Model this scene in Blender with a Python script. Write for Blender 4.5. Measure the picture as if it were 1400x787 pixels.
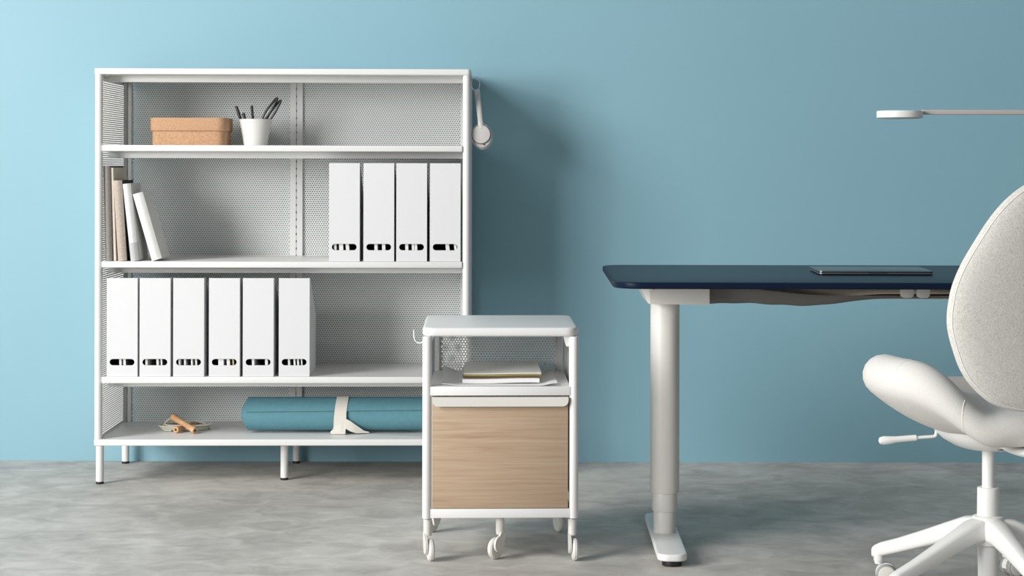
import bpy, bmesh, math, random
import numpy as np
from mathutils import Matrix, Vector, Euler

R = math.radians
PI = math.pi
scn = bpy.context.scene
for o in list(bpy.data.objects):
    bpy.data.objects.remove(o)
C = scn.collection

# ------------------------------------------------------------------ camera
cam_d = bpy.data.cameras.new('camera')
cam = bpy.data.objects.new('camera', cam_d)
C.objects.link(cam)
cam.location = (0, 0, 1.025)
cam_d.sensor_fit = 'HORIZONTAL'
cam_d.sensor_width = 36
cam_d.lens = 36 * 2565 / 1400
cam_d.shift_x = -30 / 1400
cam_d.shift_y = -165.5 / 1400
cam.rotation_euler = (Matrix.Rotation(R(90), 4, 'X') @ Matrix.Rotation(R(0.12), 4, 'Z')).to_euler()
cam_d.clip_end = 60
scn.camera = cam

# ------------------------------------------------------------------ light
w = bpy.data.worlds.new('studio')
scn.world = w
w.use_nodes = True
bg = w.node_tree.nodes['Background']
bg.inputs[0].default_value = (0.95, 0.98, 1.0, 1)
bg.inputs[1].default_value = 0.235

def softbox(name, loc, target, sx, sy, energy, col):
    ld = bpy.data.lights.new(name, 'AREA')
    ld.shape = 'RECTANGLE'
    ld.size = sx
    ld.size_y = sy
    ld.energy = energy
    ld.color = col
    lo = bpy.data.objects.new(name, ld)
    C.objects.link(lo)
    lo.location = loc
    lo.rotation_euler = (Vector(target) - Vector(loc)).to_track_quat('-Z', 'Y').to_euler()
# tall studio softbox on the left, and an added fill brightening the bookcase interior
softbox('softbox_key', (-5.6, 1.9, 4.1), (1.5, 6.3, 0.7), 2.0, 2.6, 310, (1.0, 0.985, 0.965))
softbox('added_fill', (-5.2, -0.1, 1.9), (2.2, 6.2, 0.7), 2.4, 2.2, 330, (1.0, 0.99, 0.98))

scn.view_settings.view_transform = 'Standard'
scn.view_settings.look = 'None'
scn.view_settings.gamma = 1
scn.view_settings.use_curve_mapping = False
scn.view_settings.exposure = 0.20

# ------------------------------------------------------------------ materials
MATS = {}
def mat(name, col, rough=0.5, metal=0.0, spec=0.5):
    m = bpy.data.materials.new(name)
    m.use_nodes = True
    b = m.node_tree.nodes['Principled BSDF']
    b.inputs['Base Color'].default_value = (*col, 1)
    b.inputs['Roughness'].default_value = rough
    b.inputs['Metallic'].default_value = metal
    b.inputs['Specular IOR Level'].default_value = spec
    MATS[name] = m
    return m

def noisy(name, c1, c2, scale=(1, 1, 1), nscale=5, detail=4, rough=0.6, lo=0.35, hi=0.65, bump=0.0, bscale=None, dist=0.0, spec=0.3):
    m = mat(name, c1, rough, 0, spec)
    nt = m.node_tree
    b = nt.nodes['Principled BSDF']
    tc = nt.nodes.new('ShaderNodeTexCoord')
    mp = nt.nodes.new('ShaderNodeMapping')
    mp.inputs['Scale'].default_value = scale
    nz = nt.nodes.new('ShaderNodeTexNoise')
    nz.inputs['Scale'].default_value = nscale
    nz.inputs['Detail'].default_value = detail
    nz.inputs['Roughness'].default_value = 0.6
    nz.inputs['Distortion'].default_value = dist
    cr = nt.nodes.new('ShaderNodeValToRGB')
    cr.color_ramp.elements[0].position = lo
    cr.color_ramp.elements[0].color = (*c1, 1)
    cr.color_ramp.elements[1].position = hi
    cr.color_ramp.elements[1].color = (*c2, 1)
    nt.links.new(tc.outputs['Object'], mp.inputs[0])
    nt.links.new(mp.outputs[0], nz.inputs['Vector'])
    nt.links.new(nz.outputs[0], cr.inputs[0])
    nt.links.new(cr.outputs[0], b.inputs['Base Color'])
    if bump:
        n2 = nt.nodes.new('ShaderNodeTexNoise')
        n2.inputs['Scale'].default_value = bscale or nscale
        n2.inputs['Detail'].default_value = 3
        nt.links.new(mp.outputs[0], n2.inputs['Vector'])
        bp = nt.nodes.new('ShaderNodeBump')
        bp.inputs['Strength'].default_value = bump
        bp.inputs['Distance'].default_value = 0.002
        nt.links.new(n2.outputs[0], bp.inputs['Height'])
        nt.links.new(bp.outputs[0], b.inputs['Normal'])
    return m

noisy('wall', (0.218, 0.412, 0.490), (0.226, 0.422, 0.500), nscale=1.5, rough=0.55, bump=0.05, bscale=300, spec=0.7)
mat('white_metal', (0.77, 0.77, 0.757), 0.38)
mat('perf_metal', (0.86, 0.865, 0.85), 0.5)
mat('white_plastic', (0.80, 0.80, 0.78), 0.4)
mat('warm_white', (0.70, 0.68, 0.64), 0.45)
mat('card_white', (0.70, 0.705, 0.715), 0.6)
mat('card_inside_shade', (0.05, 0.05, 0.05), 0.9)  # near-black: shade inside the white files painted into the colour
mat('paper', (0.78, 0.78, 0.77), 0.8)
mat('cover_paper', (0.86, 0.85, 0.82), 0.8)
mat('cream_paper', (0.72, 0.70, 0.63), 0.8)
mat('tan_paper', (0.42, 0.34, 0.22), 0.8)
mat('black_rubber', (0.012, 0.012, 0.013), 0.5)
mat('black_plastic', (0.012, 0.012, 0.012), 0.35)
mat('grey_plastic', (0.32, 0.32, 0.31), 0.5)
mat('dark_grey', (0.1, 0.1, 0.1), 0.6)
mat('light_grey', (0.56, 0.54, 0.53), 0.4)
mat('pad_grey', (0.62, 0.61, 0.60), 0.7)
mat('steel', (0.55, 0.55, 0.55), 0.3, 1.0)
mat('wire_white', (0.8, 0.82, 0.82), 0.35)
mat('ceramic', (0.75, 0.745, 0.715), 0.35)
mat('desk_blue', (0.005, 0.012, 0.030), 0.36, 0, 0.10)
mat('laptop_metal', (0.20, 0.21, 0.22), 0.35, 0.9)
mat('olive', (0.30, 0.28, 0.07), 0.7)
mat('brown_cover', (0.16, 0.085, 0.05), 0.7)
mat('strap', (0.72, 0.69, 0.62), 0.8)
mat('grey_net', (0.19, 0.18, 0.17), 0.95, 0, 0.1)
mat('taupe', (0.72, 0.63, 0.52), 0.6)
mat('lamp_grey', (0.46, 0.43, 0.41), 0.4)
noisy('mat_teal', (0.115, 0.275, 0.33), (0.13, 0.295, 0.35), nscale=60, rough=0.75, bump=0.15, bscale=600, spec=0.2)
noisy('cork', (0.42, 0.235, 0.130), (0.58, 0.36, 0.215), nscale=260, detail=3, rough=0.85, lo=0.3, hi=0.6, bump=0.1)
noisy('turned_wood', (0.52, 0.29, 0.14), (0.66, 0.40, 0.22), scale=(4, 1, 1), nscale=40, rough=0.5)
noisy('rope', (0.55, 0.53, 0.45), (0.66, 0.63, 0.54), nscale=400, rough=0.9)
noisy('book_taupe', (0.24, 0.22, 0.205), (0.29, 0.27, 0.25), nscale=120, rough=0.8)
noisy('book_beige', (0.42, 0.355, 0.30), (0.50, 0.43, 0.37), nscale=120, rough=0.8)
noisy('book_cream', (0.66, 0.60, 0.49), (0.72, 0.66, 0.56), nscale=80, rough=0.8)
noisy('book_white', (0.64, 0.645, 0.64), (0.72, 0.72, 0.71), nscale=60, rough=0.7)
noisy('book_offwhite', (0.70, 0.70, 0.665), (0.76, 0.76, 0.73), nscale=60, rough=0.7)
mat('book_black', (0.03, 0.028, 0.027), 0.7)
mat('book_grey_band', (0.47, 0.47, 0.48), 0.7)
noisy('fabric_back', (0.55, 0.537, 0.495), (0.76, 0.745, 0.70), scale=(1, 1, 0.7), nscale=330, detail=4, rough=0.95, lo=0.33, hi=0.67, bump=0.35, bscale=700, spec=0.1)
noisy('fabric_seat', (0.66, 0.64, 0.61), (0.74, 0.72, 0.69), nscale=330, detail=4, rough=0.95, lo=0.3, hi=0.7, bump=0.2, bscale=800, spec=0.1)
mat('seam', (0.8, 0.78, 0.74), 0.9)

def floor_mat():
    m = mat('concrete', (0.4, 0.4, 0.4), 0.62, 0, 0.35)
    nt = m.node_tree
    b = nt.nodes['Principled BSDF']
    tc = nt.nodes.new('ShaderNodeTexCoord')
    def nz(scale, mscale, det, dist=0.3):
        mp = nt.nodes.new('ShaderNodeMapping')
        mp.inputs['Scale'].default_value = mscale
        n = nt.nodes.new('ShaderNodeTexNoise')
        n.inputs['Scale'].default_value = scale
        n.inputs['Detail'].default_value = det
        n.inputs['Roughness'].default_value = 0.62
        n.inputs['Distortion'].default_value = dist
        nt.links.new(tc.outputs['Object'], mp.inputs[0])
        nt.links.new(mp.outputs[0], n.inputs['Vector'])
        return n
    n1 = nz(1.6, (1, 0.8, 1), 6)
    n2 = nz(10.0, (0.8, 1.0, 1), 9, 0.8)
    mx = nt.nodes.new('ShaderNodeMix')
    mx.data_type = 'FLOAT'
    mx.inputs[0].default_value = 0.5
    nt.links.new(n1.outputs[0], mx.inputs[2])
    nt.links.new(n2.outputs[0], mx.inputs[3])
    cr = nt.nodes.new('ShaderNodeValToRGB')
    e = cr.color_ramp.elements
    e[0].position = 0.40
    e[0].color = (0.385, 0.367, 0.338, 1)
    e[1].position = 0.61
    e[1].color = (0.63, 0.605, 0.565, 1)
    nt.links.new(mx.outputs[0], cr.inputs[0])
    nt.links.new(cr.outputs[0], b.inputs['Base Color'])
    bp = nt.nodes.new('ShaderNodeBump')
    bp.inputs['Strength'].default_value = 0.12
    bp.inputs['Distance'].default_value = 0.004
    nt.links.new(n2.outputs[0], bp.inputs['Height'])
    nt.links.new(bp.outputs[0], b.inputs['Normal'])
floor_mat()

def oak_mat():
    m = mat('oak', (0.6, 0.42, 0.28), 0.55, 0, 0.3)
    nt = m.node_tree
    b = nt.nodes['Principled BSDF']
    tc = nt.nodes.new('ShaderNodeTexCoord')
    def nz(scale, mscale, det, dist, off=(0, 0, 0)):
        mp = nt.nodes.new('ShaderNodeMapping')
        mp.inputs['Scale'].default_value = mscale
        mp.inputs['Location'].default_value = off
        n = nt.nodes.new('ShaderNodeTexNoise')
        n.inputs['Scale'].default_value = scale
        n.inputs['Detail'].default_value = det
        n.inputs['Roughness'].default_value = 0.65
        n.inputs['Distortion'].default_value = dist
        nt.links.new(tc.outputs['Object'], mp.inputs[0])
        nt.links.new(mp.outputs[0], n.inputs['Vector'])
        return n
    n1 = nz(5.5, (0.55, 1, 9), 6, 0.5)
    n2 = nz(75, (0.06, 1, 3.2), 4, 0.3)
    mx = nt.nodes.new('ShaderNodeMix')
    mx.data_type = 'FLOAT'
    mx.inputs[0].default_value = 0.55
    nt.links.new(n1.outputs[0], mx.inputs[2])
    nt.links.new(n2.outputs[0], mx.inputs[3])
    cr = nt.nodes.new('ShaderNodeValToRGB')
    e = cr.color_ramp.elements
    e[0].position = 0.34
    e[0].color = (0.36, 0.242, 0.158, 1)
    e[1].position = 0.60
    e[1].color = (0.48, 0.362, 0.255, 1)
    mid = cr.color_ramp.elements.new(0.47)
    mid.color = (0.435, 0.315, 0.215, 1)
    nt.links.new(mx.outputs[0], cr.inputs[0])
    nt.links.new(cr.outputs[0], b.inputs['Base Color'])
oak_mat()

# ------------------------------------------------------------------ mesh helpers
class MB:
    def __init__(s):
        s.v = []; s.f = []; s.mi = []
        s.M = Matrix.Identity(4)
        s.cur = 0
    def addv(s, pts):
        n = len(s.v)
        M = s.M
        s.v.extend([tuple(M @ Vector(p)) for p in pts])
        return n
    def face(s, idx):
        s.f.append(tuple(idx)); s.mi.append(s.cur)
    def rings(s, rings, closed=True, cap0=True, cap1=True):
        """skin a list of equal-length point rings"""
        n = len(rings[0])
        base = [s.addv(r) for r in rings]
        for a, b in zip(base[:-1], base[1:]):
            for i in range(n if closed else n - 1):
                j = (i + 1) % n
                s.face((a + i, a + j, b + j, b + i))
        if cap0: s.face([base[0] + i for i in reversed(range(n))])
        if cap1: s.face([base[-1] + i for i in range(n)])
        return s
    def prism(s, poly, a, b, axis='z'):
        """poly: 2D ccw; extruded along axis from a to b"""
        def P(p, t):
            if axis == 'z': return (p[0], p[1], t)
            if axis == 'y': return (p[0], t, p[1])
            return (t, p[0], p[1])
        return s.rings([[P(p, a) for p in poly], [P(p, b) for p in poly]])
    def box(s, x0, x1, y0, y1, z0, z1, bev=0.0):
        if bev <= 0:
            return s.prism([(x0, y0), (x1, y0), (x1, y1), (x0, y1)], z0, z1)
        return s.rbox(x0, x1, y0, y1, z0, z1, bev, bev, 2, 2)
    def rbox(s, x0, x1, y0, y1, z0, z1, r, bev, seg=6, bs=3, axis='z'):
        """rounded-rectangle prism (corner radius r) with rounded rims (radius bev)"""
        def ring(ins, t):
            rr = max(r - ins, 0.0002)
            pts = []
            for cx, cy, a0 in ((x1 - r, y1 - r, 0), (x0 + r, y1 - r, 90), (x0 + r, y0 + r, 180), (x1 - r, y0 + r, 270)):
                for k in range(seg + 1):
                    a = R(a0 + 90 * k / seg)
                    p = (cx + rr * math.cos(a), cy + rr * math.sin(a))
                    pts.append((p[0], p[1], t) if axis == 'z' else ((p[0], t, p[1]) if axis == 'y' else (t, p[0], p[1])))
            return pts
        L = []
        if bev > 0:
            for k in range(bs + 1):
                a = R(90 * k / bs)
                L.append(ring(bev * (1 - math.sin(a)), z0 + bev * (1 - math.cos(a))))
            for k in range(bs + 1):
                a = R(90 * k / bs)
                L.append(ring(bev * (1 - math.cos(a)), z1 - bev * (1 - math.sin(a))))
        else:
            L = [ring(0, z0), ring(0, z1)]
        return s.rings(L)
    def lathe(s, prof, seg=24, M=None, cap0=True, cap1=True):
        """prof: (r, z) list"""
        old = s.M
        if M is not None: s.M = old @ M
        s.rings([[(r * math.cos(2 * PI * k / seg), r * math.sin(2 * PI * k / seg), z) for k in range(seg)] for r, z in prof], True, cap0, cap1)
        s.M = old
        return s
    def cyl(s, p0, p1, r0, r1=None, seg=20, bev=0.0):
        p0 = Vector(p0); p1 = Vector(p1)
        r1 = r0 if r1 is None else r1
        d = p1 - p0
        L = d.length
        M = Matrix.Translation(p0) @ d.to_track_quat('Z', 'Y').to_matrix().to_4x4()
        if bev:
            prof = [(r0 - bev, 0), (r0 - bev * 0.3, bev * 0.3), (r0, bev), (r1, L - bev), (r1 - bev * 0.3, L - bev * 0.3), (r1 - bev, L)]
        else:
            prof = [(r0, 0), (r1, L)]
        return s.lathe(prof, seg, M)
    def tube(s, pts, r, seg=10, cap=True, flat=None, up=None):
        """sweep a circle (or an ellipse r x flat) along pts; r may be a list"""
        pts = [Vector(p) for p in pts]
        n = len(pts)
        rings = []
        prev = None
        for i, p in enumerate(pts):
            t = (pts[min(i + 1, n - 1)] - pts[max(i - 1, 0)]).normalized()
            if up is not None:
                u = Vector(up)
            elif prev is None:
                u = Vector((0, 0, 1)) if abs(t.z) < 0.9 else Vector((1, 0, 0))
            else:
                u = prev
            a = (u - t * u.dot(t)).normalized()
            prev = a
            b = t.cross(a)
            ra = r[i] if isinstance(r, (list, tuple)) else r
            rb = ra if flat is None else (flat[i] if isinstance(flat, (list, tuple)) else flat)
            rings.append([p + a * ra * math.cos(2 * PI * k / seg) + b * rb * math.sin(2 * PI * k / seg) for k in range(seg)])
        return s.rings(rings, True, cap, cap)
    def grid(s, fn, nu, nv, closed_u=False):
        base = s.addv([fn(i / nu if closed_u else i / (nu - 1), j / (nv - 1)) for j in range(nv) for i in range(nu)])
        for j in range(nv - 1):
            for i in range(nu if closed_u else nu - 1):
                k = (i + 1) % nu
                s.face((base + j * nu + i, base + j * nu + k, base + (j + 1) * nu + k, base + (j + 1) * nu + i))
        return s
    def build(s, name, material, parent=None, angle=35, smooth=True):
        me = bpy.data.meshes.new(name)
        me.from_pydata(s.v, [], s.f)
        for m in (material if isinstance(material, (list, tuple)) else [material]):
            me.materials.append(MATS[m])
        if any(s.mi):
            me.polygons.foreach_set('material_index', s.mi)
        bm = bmesh.new(); bm.from_mesh(me)
        bmesh.ops.recalc_face_normals(bm, faces=bm.faces)
        bm.to_mesh(me); bm.free()
        if smooth:
            me.shade_smooth()
            me.set_sharp_from_angle(angle=R(angle))
        o = bpy.data.objects.new(name, me)
        C.objects.link(o)
        o.parent = parent
        return o

def tag(o, label, cat, group=None):
    o['label'] = label
    o['category'] = cat
    if group: o['group'] = group
    return o
def thing(name, label, cat, loc=(0, 0, 0), rz=0, group=None, M=None):
    o = bpy.data.objects.new(name, None)
    o.empty_display_size = 0.05
    C.objects.link(o)
    if M is not None:
        o.matrix_world = M
    else:
        o.location = loc
        o.rotation_euler = (0, 0, rz)
    return tag(o, label, cat, group)
def struct(o):
    o['kind'] = 'structure'
    return o
def lin(a, b, n):
    return [a + (b - a) * i / (n - 1) for i in range(n)]
def smoothstep(a, b, x):
    t = min(max((x - a) / (b - a), 0), 1)
    return t * t * (3 - 2 * t)
def catmull(P, n=8):
    P = [Vector(p) for p in P]
    out = []
    for i in range(len(P) - 1):
        p0 = P[max(i - 1, 0)]; p1 = P[i]; p2 = P[i + 1]; p3 = P[min(i + 2, len(P) - 1)]
        for k in range(n):
            t = k / n
            out.append(0.5 * ((2 * p1) + (p2 - p0) * t + (2 * p0 - 5 * p1 + 4 * p2 - p3) * t * t + (3 * p1 - p0 - 3 * p2 + p3) * t ** 3))
    out.append(P[-1])
    return out

def perforated(name, a0, a1, b0, b1, border, depth, axis, parent, material='perf_metal', pitch=0.008, rad=0.00235, thick=0.0012):
    """Sheet of punched metal: field of round holes in a staggered grid with a plain border.
    a = horizontal coordinate (x when axis 'y', y when axis 'x'), b = z, depth = coordinate on the axis.
    border = (left, right, bottom, top) widths of the plain margin."""
    rowh = pitch * math.sqrt(3) / 2
    fa0, fa1, fb0, fb1 = a0 + border[0], a1 - border[1], b0 + border[2], b1 - border[3]
    nc = max(int(round((fa1 - fa0) / pitch)), 2)
    p = (fa1 - fa0) / nc
    nr = max(int((fb1 - fb0) / rowh), 2)
    rowh = (fb1 - fb0) / nr
    cen = []; solid = []
    for j in range(nr):
        z = fb0 + (j + 0.5) * rowh
        if j % 2 == 0:
            cen += [(fa0 + (i + 0.5) * p, z) for i in range(nc)]
        else:
            cen += [(fa0 + (i + 1.0) * p, z) for i in range(nc - 1)]
            solid += [(fa0, z), (fa1, z)]
    cen = np.array(cen)
    n = len(cen)
    ang = np.radians(30 + 60 * np.arange(6))
    hx = np.cos(ang) * p / math.sqrt(3); hz = np.sin(ang) * rowh * 2 / 3
    cx = np.cos(ang) * rad * 1.05; cz = np.sin(ang) * rad * 1.05
    V = np.zeros((n, 18, 3))
    ia = 0 if axis == 'y' else 1
    idp = 1 if axis == 'y' else 0
    for k, (ox, oz, d) in enumerate(((hx, hz, 0), (cx, cz, 0), (cx, cz, thick))):
        V[:, 6 * k:6 * k + 6, ia] = cen[:, 0:1] + ox
        V[:, 6 * k:6 * k + 6, 2] = cen[:, 1:2] + oz
        V[:, 6 * k:6 * k + 6, idp] = depth + d
    F = []
    for k in range(6):
        q = (k + 1) % 6
        F.append([k, q, 6 + q, 6 + k])
        F.append([6 + k, 6 + q, 12 + q, 12 + k])
    F = (np.array(F)[None] + (np.arange(n) * 18)[:, None, None]).reshape(-1, 4)
    verts = V.reshape(-1, 3)
    # solid half-cells and plain border
    ev = []; ef = []
    base = len(verts)
    def quadbox(x0, x1, z0, z1, d0, d1):
        k = base + len(ev)
        for d in (d0, d1):
            for (x, z) in ((x0, z0), (x1, z0), (x1, z1), (x0, z1)):
                q = [0, 0, 0]; q[ia] = x; q[2] = z; q[idp] = d
                ev.append(q)
        for f in ((0, 1, 2, 3), (7, 6, 5, 4), (0, 4, 5, 1), (1, 5, 6, 2), (2, 6, 7, 3), (3, 7, 4, 0)):
            ef.append([k + i for i in f])
    for (x, z) in solid:
        s = -1 if x < (fa0 + fa1) / 2 else 1
        xa, xb = sorted((x, x + s * -p / 2))
        quadbox(xa, xb, z - rowh * 0.5, z + rowh * 0.5, depth + 0.0001, depth + thick)
    quadbox(a0, fa0, b0, b1, depth, depth + thick)
    quadbox(fa1, a1, b0, b1, depth, depth + thick)
    quadbox(fa0, fa1, b0, fb0 + 0.0002, depth + 0.0001, depth + thick)
    quadbox(fa0, fa1, fb1 - 0.0002, b1, depth + 0.0001, depth + thick)
    verts = np.vstack([verts, np.array(ev)])
    F = np.vstack([F, np.array(ef)])
    me = bpy.data.meshes.new(name)
    me.vertices.add(len(verts))
    me.vertices.foreach_set('co', verts.ravel())
    me.loops.add(F.size)
    me.loops.foreach_set('vertex_index', F.ravel().astype(np.int32))
    me.polygons.add(len(F))
    me.polygons.foreach_set('loop_start', np.arange(0, F.size, 4, dtype=np.int32))
    me.update(calc_edges=True)
    me.materials.append(MATS[material])
    o = bpy.data.objects.new(name, me)
    C.objects.link(o)
    o.parent = parent
    return o

# ------------------------------------------------------------------ the setting
WALL_Y = 6.525
o = struct(MB().box(-7, 7, -2.5, WALL_Y + 0.2, -0.1, 0).build('floor', 'concrete'))
o = struct(MB().box(-7, 7, WALL_Y, WALL_Y + 0.15, 0, 3.6).build('wall_back', 'wall'))

# ------------------------------------------------------------------ bookcase
BM = Matrix.Translation((-1.4169, 6.04, 0)) @ Matrix.Rotation(R(1.1), 4, 'Z')
BRZ = R(1.1)
W, D, H = 1.2125, 0.45, 1.34
bc = thing('bookcase', 'wide white metal bookcase with perforated back and sides against the blue wall', 'bookcase', M=BM)
MB().rbox(0, W, 0, D, 1.3205, H, 0.012, 0.003).build('top_panel', 'white_metal', bc)
MB().rbox(0, W, 0, D, 0.124, 0.1445, 0.012, 0.003).build('bottom_shelf', 'white_metal', bc)
for x in (0.0135, W - 0.0135):
    for y in (0.0135, D - 0.0135):
        MB().cyl((x, y, 0.1445), (x, y, 1.3205), 0.0122, seg=28).build('post', 'white_metal', bc)
for x, y in ((0.018, 0.016), (W - 0.018, 0.016), (0.018, D - 0.016), (W - 0.018, D - 0.016), (0.604, 0.088), (0.606, D - 0.014)):
    lg = MB().cyl((x, y, 0.008), (x, y, 0.124), 0.0126, seg=28).build('leg', 'white_metal', bc)
    MB().cyl((x, y, 0), (x, y, 0.008), 0.0128, seg=28, bev=0.0015).build('foot_cap', 'black_rubber', lg)
SH = (1.0730, 0.6980, 0.3256)
ST = (1.0928, 0.7178, 0.3461)
for z0, z1 in zip(SH, ST):
    sh = MB().rbox(0.0262, W - 0.0262, 0.001, 0.428, z0, z1, 0.003, 0.002, 3, 2).build('shelf', 'white_metal', bc)
    MB().box(0.027, W - 0.027, 0.095, 0.112, z0 - 0.022, z0, 0.001).build('shelf_rail', 'white_metal', sh)
tr = MB().box(0.027, W - 0.027, 0.095, 0.112, 1.2995, 1.3205, 0.001).build('top_rail', 'white_metal', bc)
perforated('back_panel', 0.0265, 0.5848, 0.1450, 1.3200, (0.0135, 0.0013, 0.003, 0.009), 0.4310, 'y', bc)
perforated('back_panel', 0.6267, W - 0.0265, 0.1450, 1.3200, (0.0013, 0.0135, 0.003, 0.009), 0.4310, 'y', bc)
for xx in (0.0128, W - 0.0142):
    perforated('side_panel', 0.0265, D - 0.0265, 0.1450, 1.3200, (0.010, 0.012, 0.006, 0.018), xx, 'x', bc)
# corner uprights flanking the back panel
for x0, x1 in ((0.0265, 0.0385), (W - 0.0385, W - 0.0265)):
    MB().box(x0, x1, 0.4225, 0.4308, 0.145, 1.32, 0.001).build('back_upright', 'white_metal', bc)
# slotted centre uprights, two side by side with a toothed gap
for s in (-1, 1):
    m = MB()
    xc = 0.6058
    def seg(a, b, z0, z1):
        xa, xb = sorted((xc + s * a, xc + s * b))
        m.box(xa, xb, 0.4200, 0.4295, z0, z1)
    seg(0.0022, 0.0208, 0.1455, 1.3195)
    z = 0.1455
    while z < 1.31:
        seg(0.0006, 0.0022, z, min(z + 0.0175, 1.3195))
        z += 0.025
    m.build('centre_upright', 'white_metal', bc, smooth=False)

# ------------------------------------------------------------------ magazine files
def BX(x, y, z, rz=0.0):
    return BM @ Matrix.Translation((x, y, z)) @ Matrix.Rotation(R(rz), 4, 'Z')

FW, FD, FH, FB, FT = 0.099, 0.245, 0.3175, 0.185, 0.0022
PILL = (0.0465, 0.040, 0.0103)       # centre height, half length, radius
def file_meshes():
    cz, hl, pr = PILL
    out = MB()
    # front panel with a pill-shaped grip hole, real thickness
    hw = FW / 2
    out.box(-hw, hw, 0, FT, cz + pr, FH)
    out.box(-hw, hw, 0, FT, 0, cz - pr)
    for sg in (1, -1):
        arc_ = [(sg * (hl - pr + pr * math.cos(R(-90 + 180 * k / 10))), cz + pr * math.sin(R(-90 + 180 * k / 10))) for k in range(11)]
        for p, q in zip(arc_[:-1], arc_[1:]):
            out.prism([(sg * hw, p[1]), (sg * hw, q[1]), q, p][::sg], 0, FT, 'y')
    # sides with the cut-away slope, back and bottom
    side = [(FT, 0), (FD, 0), (FD, FB), (0.05, FH - 0.012), (0.03, FH), (FT, FH)]
    out.prism(side, -hw, -hw + FT, 'x')
    out.prism(side, hw - FT, hw, 'x')
    out.box(-hw + FT, hw - FT, FD - FT, FD, 0, FB)
    out.box(-hw + FT, hw - FT, FT, FD - FT, 0, FT)
    ins = MB()  # thin dark sheets that paint the shade within the file
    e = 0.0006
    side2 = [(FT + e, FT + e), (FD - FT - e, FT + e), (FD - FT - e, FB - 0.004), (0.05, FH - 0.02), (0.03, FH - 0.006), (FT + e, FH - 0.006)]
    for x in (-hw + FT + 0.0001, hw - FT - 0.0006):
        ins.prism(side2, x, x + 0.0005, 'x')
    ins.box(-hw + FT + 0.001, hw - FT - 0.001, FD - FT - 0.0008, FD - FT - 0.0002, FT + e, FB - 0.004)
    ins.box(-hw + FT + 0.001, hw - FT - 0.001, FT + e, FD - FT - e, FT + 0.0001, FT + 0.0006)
    return out, ins

fo, fi = file_meshes()
f_out = fo.build('shell', 'card_white', smooth=False)
f_in = fi.build('shade_lining', 'card_inside_shade', smooth=False)
f_src = [f_out, f_in]
first_file = True
ORD6 = ['leftmost', 'second from left', 'third from left', 'fourth from left', 'fifth from left', 'rightmost']
ORD4 = ['leftmost', 'second from left', 'third from left', 'rightmost']
def place_file(x, z, rz, label, grp, strips, where, pill_w):
    global first_file
    Mx = BX(x, 0.006, z + 0.0005, rz)
    t = thing('magazine_file', label, 'magazine file', M=Mx, group=grp)
    for src in f_src:
        c = src if first_file else src.copy()
        if not first_file: C.objects.link(c)
        c.parent = t
    first_file = False
    # documents standing inside, their edges seen through the grip hole
    for (a, b, tilt, mt) in strips:
        cx = ((a + b) / 2 / pill_w - 0.5) * 0.08
        wd = (b - a) / pill_w * 0.08
        m = MB()
        n = max(int(wd / 0.0022), 1)
        m.M = Matrix.Rotation(R(-tilt), 4, 'Y')
        m.box(-wd / 2, wd / 2, 0, 0.205, -0.04, 0.15)
        o = m.build('document', mt, smooth=False)
        o.matrix_world = Mx @ Matrix.Translation((cx, 0.008, PILL[0]))
        tag(o, 'white documents seen through the grip hole of the ' + where, 'document', 'documents in the ' + where)

P = 'paper'
up = [(0.8048, 0.4, [(12, 29, 1, P), (47, 74, 2, P), (92, 114, 5, P)]),
      (0.9160, -0.4, [(53, 73, 1, P), (104, 126, 2, P)]),
      (1.0220, 0.2, [(40, 60, 2, P), (84, 100, 3, P), (103, 120, 2, P)]),
      (1.1305, -0.2, [(86, 110, 6, P), (143, 159, 6, P)])]
for (x, rz, st), nm in zip(up, ORD4):
    place_file(x, ST[1], rz, nm + ' of the four white magazine files on the upper shelf', 'white magazine files', st,
               nm + ' upper magazine file', 166)
low = [(0.0905, -0.6, [(54, 66, 2, P), (78, 92, 3, P)]),
       (0.1960, -0.3, [(14, 27, 0, P), (80, 92, 2, P), (105, 114, 3, P)]),
       (0.3040, 0.3, [(12, 22, 0, P), (45, 55, 1, P), (86, 95, 2, P), (111, 121, 3, P)]),
       (0.4190, 0.0, [(36, 67, 1, P), (86, 104, 3, P), (119, 129, 4, 'tan_paper')]),
       (0.5280, 0.3, [(35, 49, 2, P), (113, 129, 1, P)]),
       (0.6440, 0.9, [(36, 47, 2, P), (69, 79, 3, P), (90, 100, 3, P), (113, 120, 4, P)])]
for (x, rz, st), nm in zip(low, ORD6):
    place_file(x, ST[2], rz, nm + ' of the six white magazine files on the lower shelf', 'white magazine files', st,
               nm + ' lower magazine file', 147)

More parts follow.
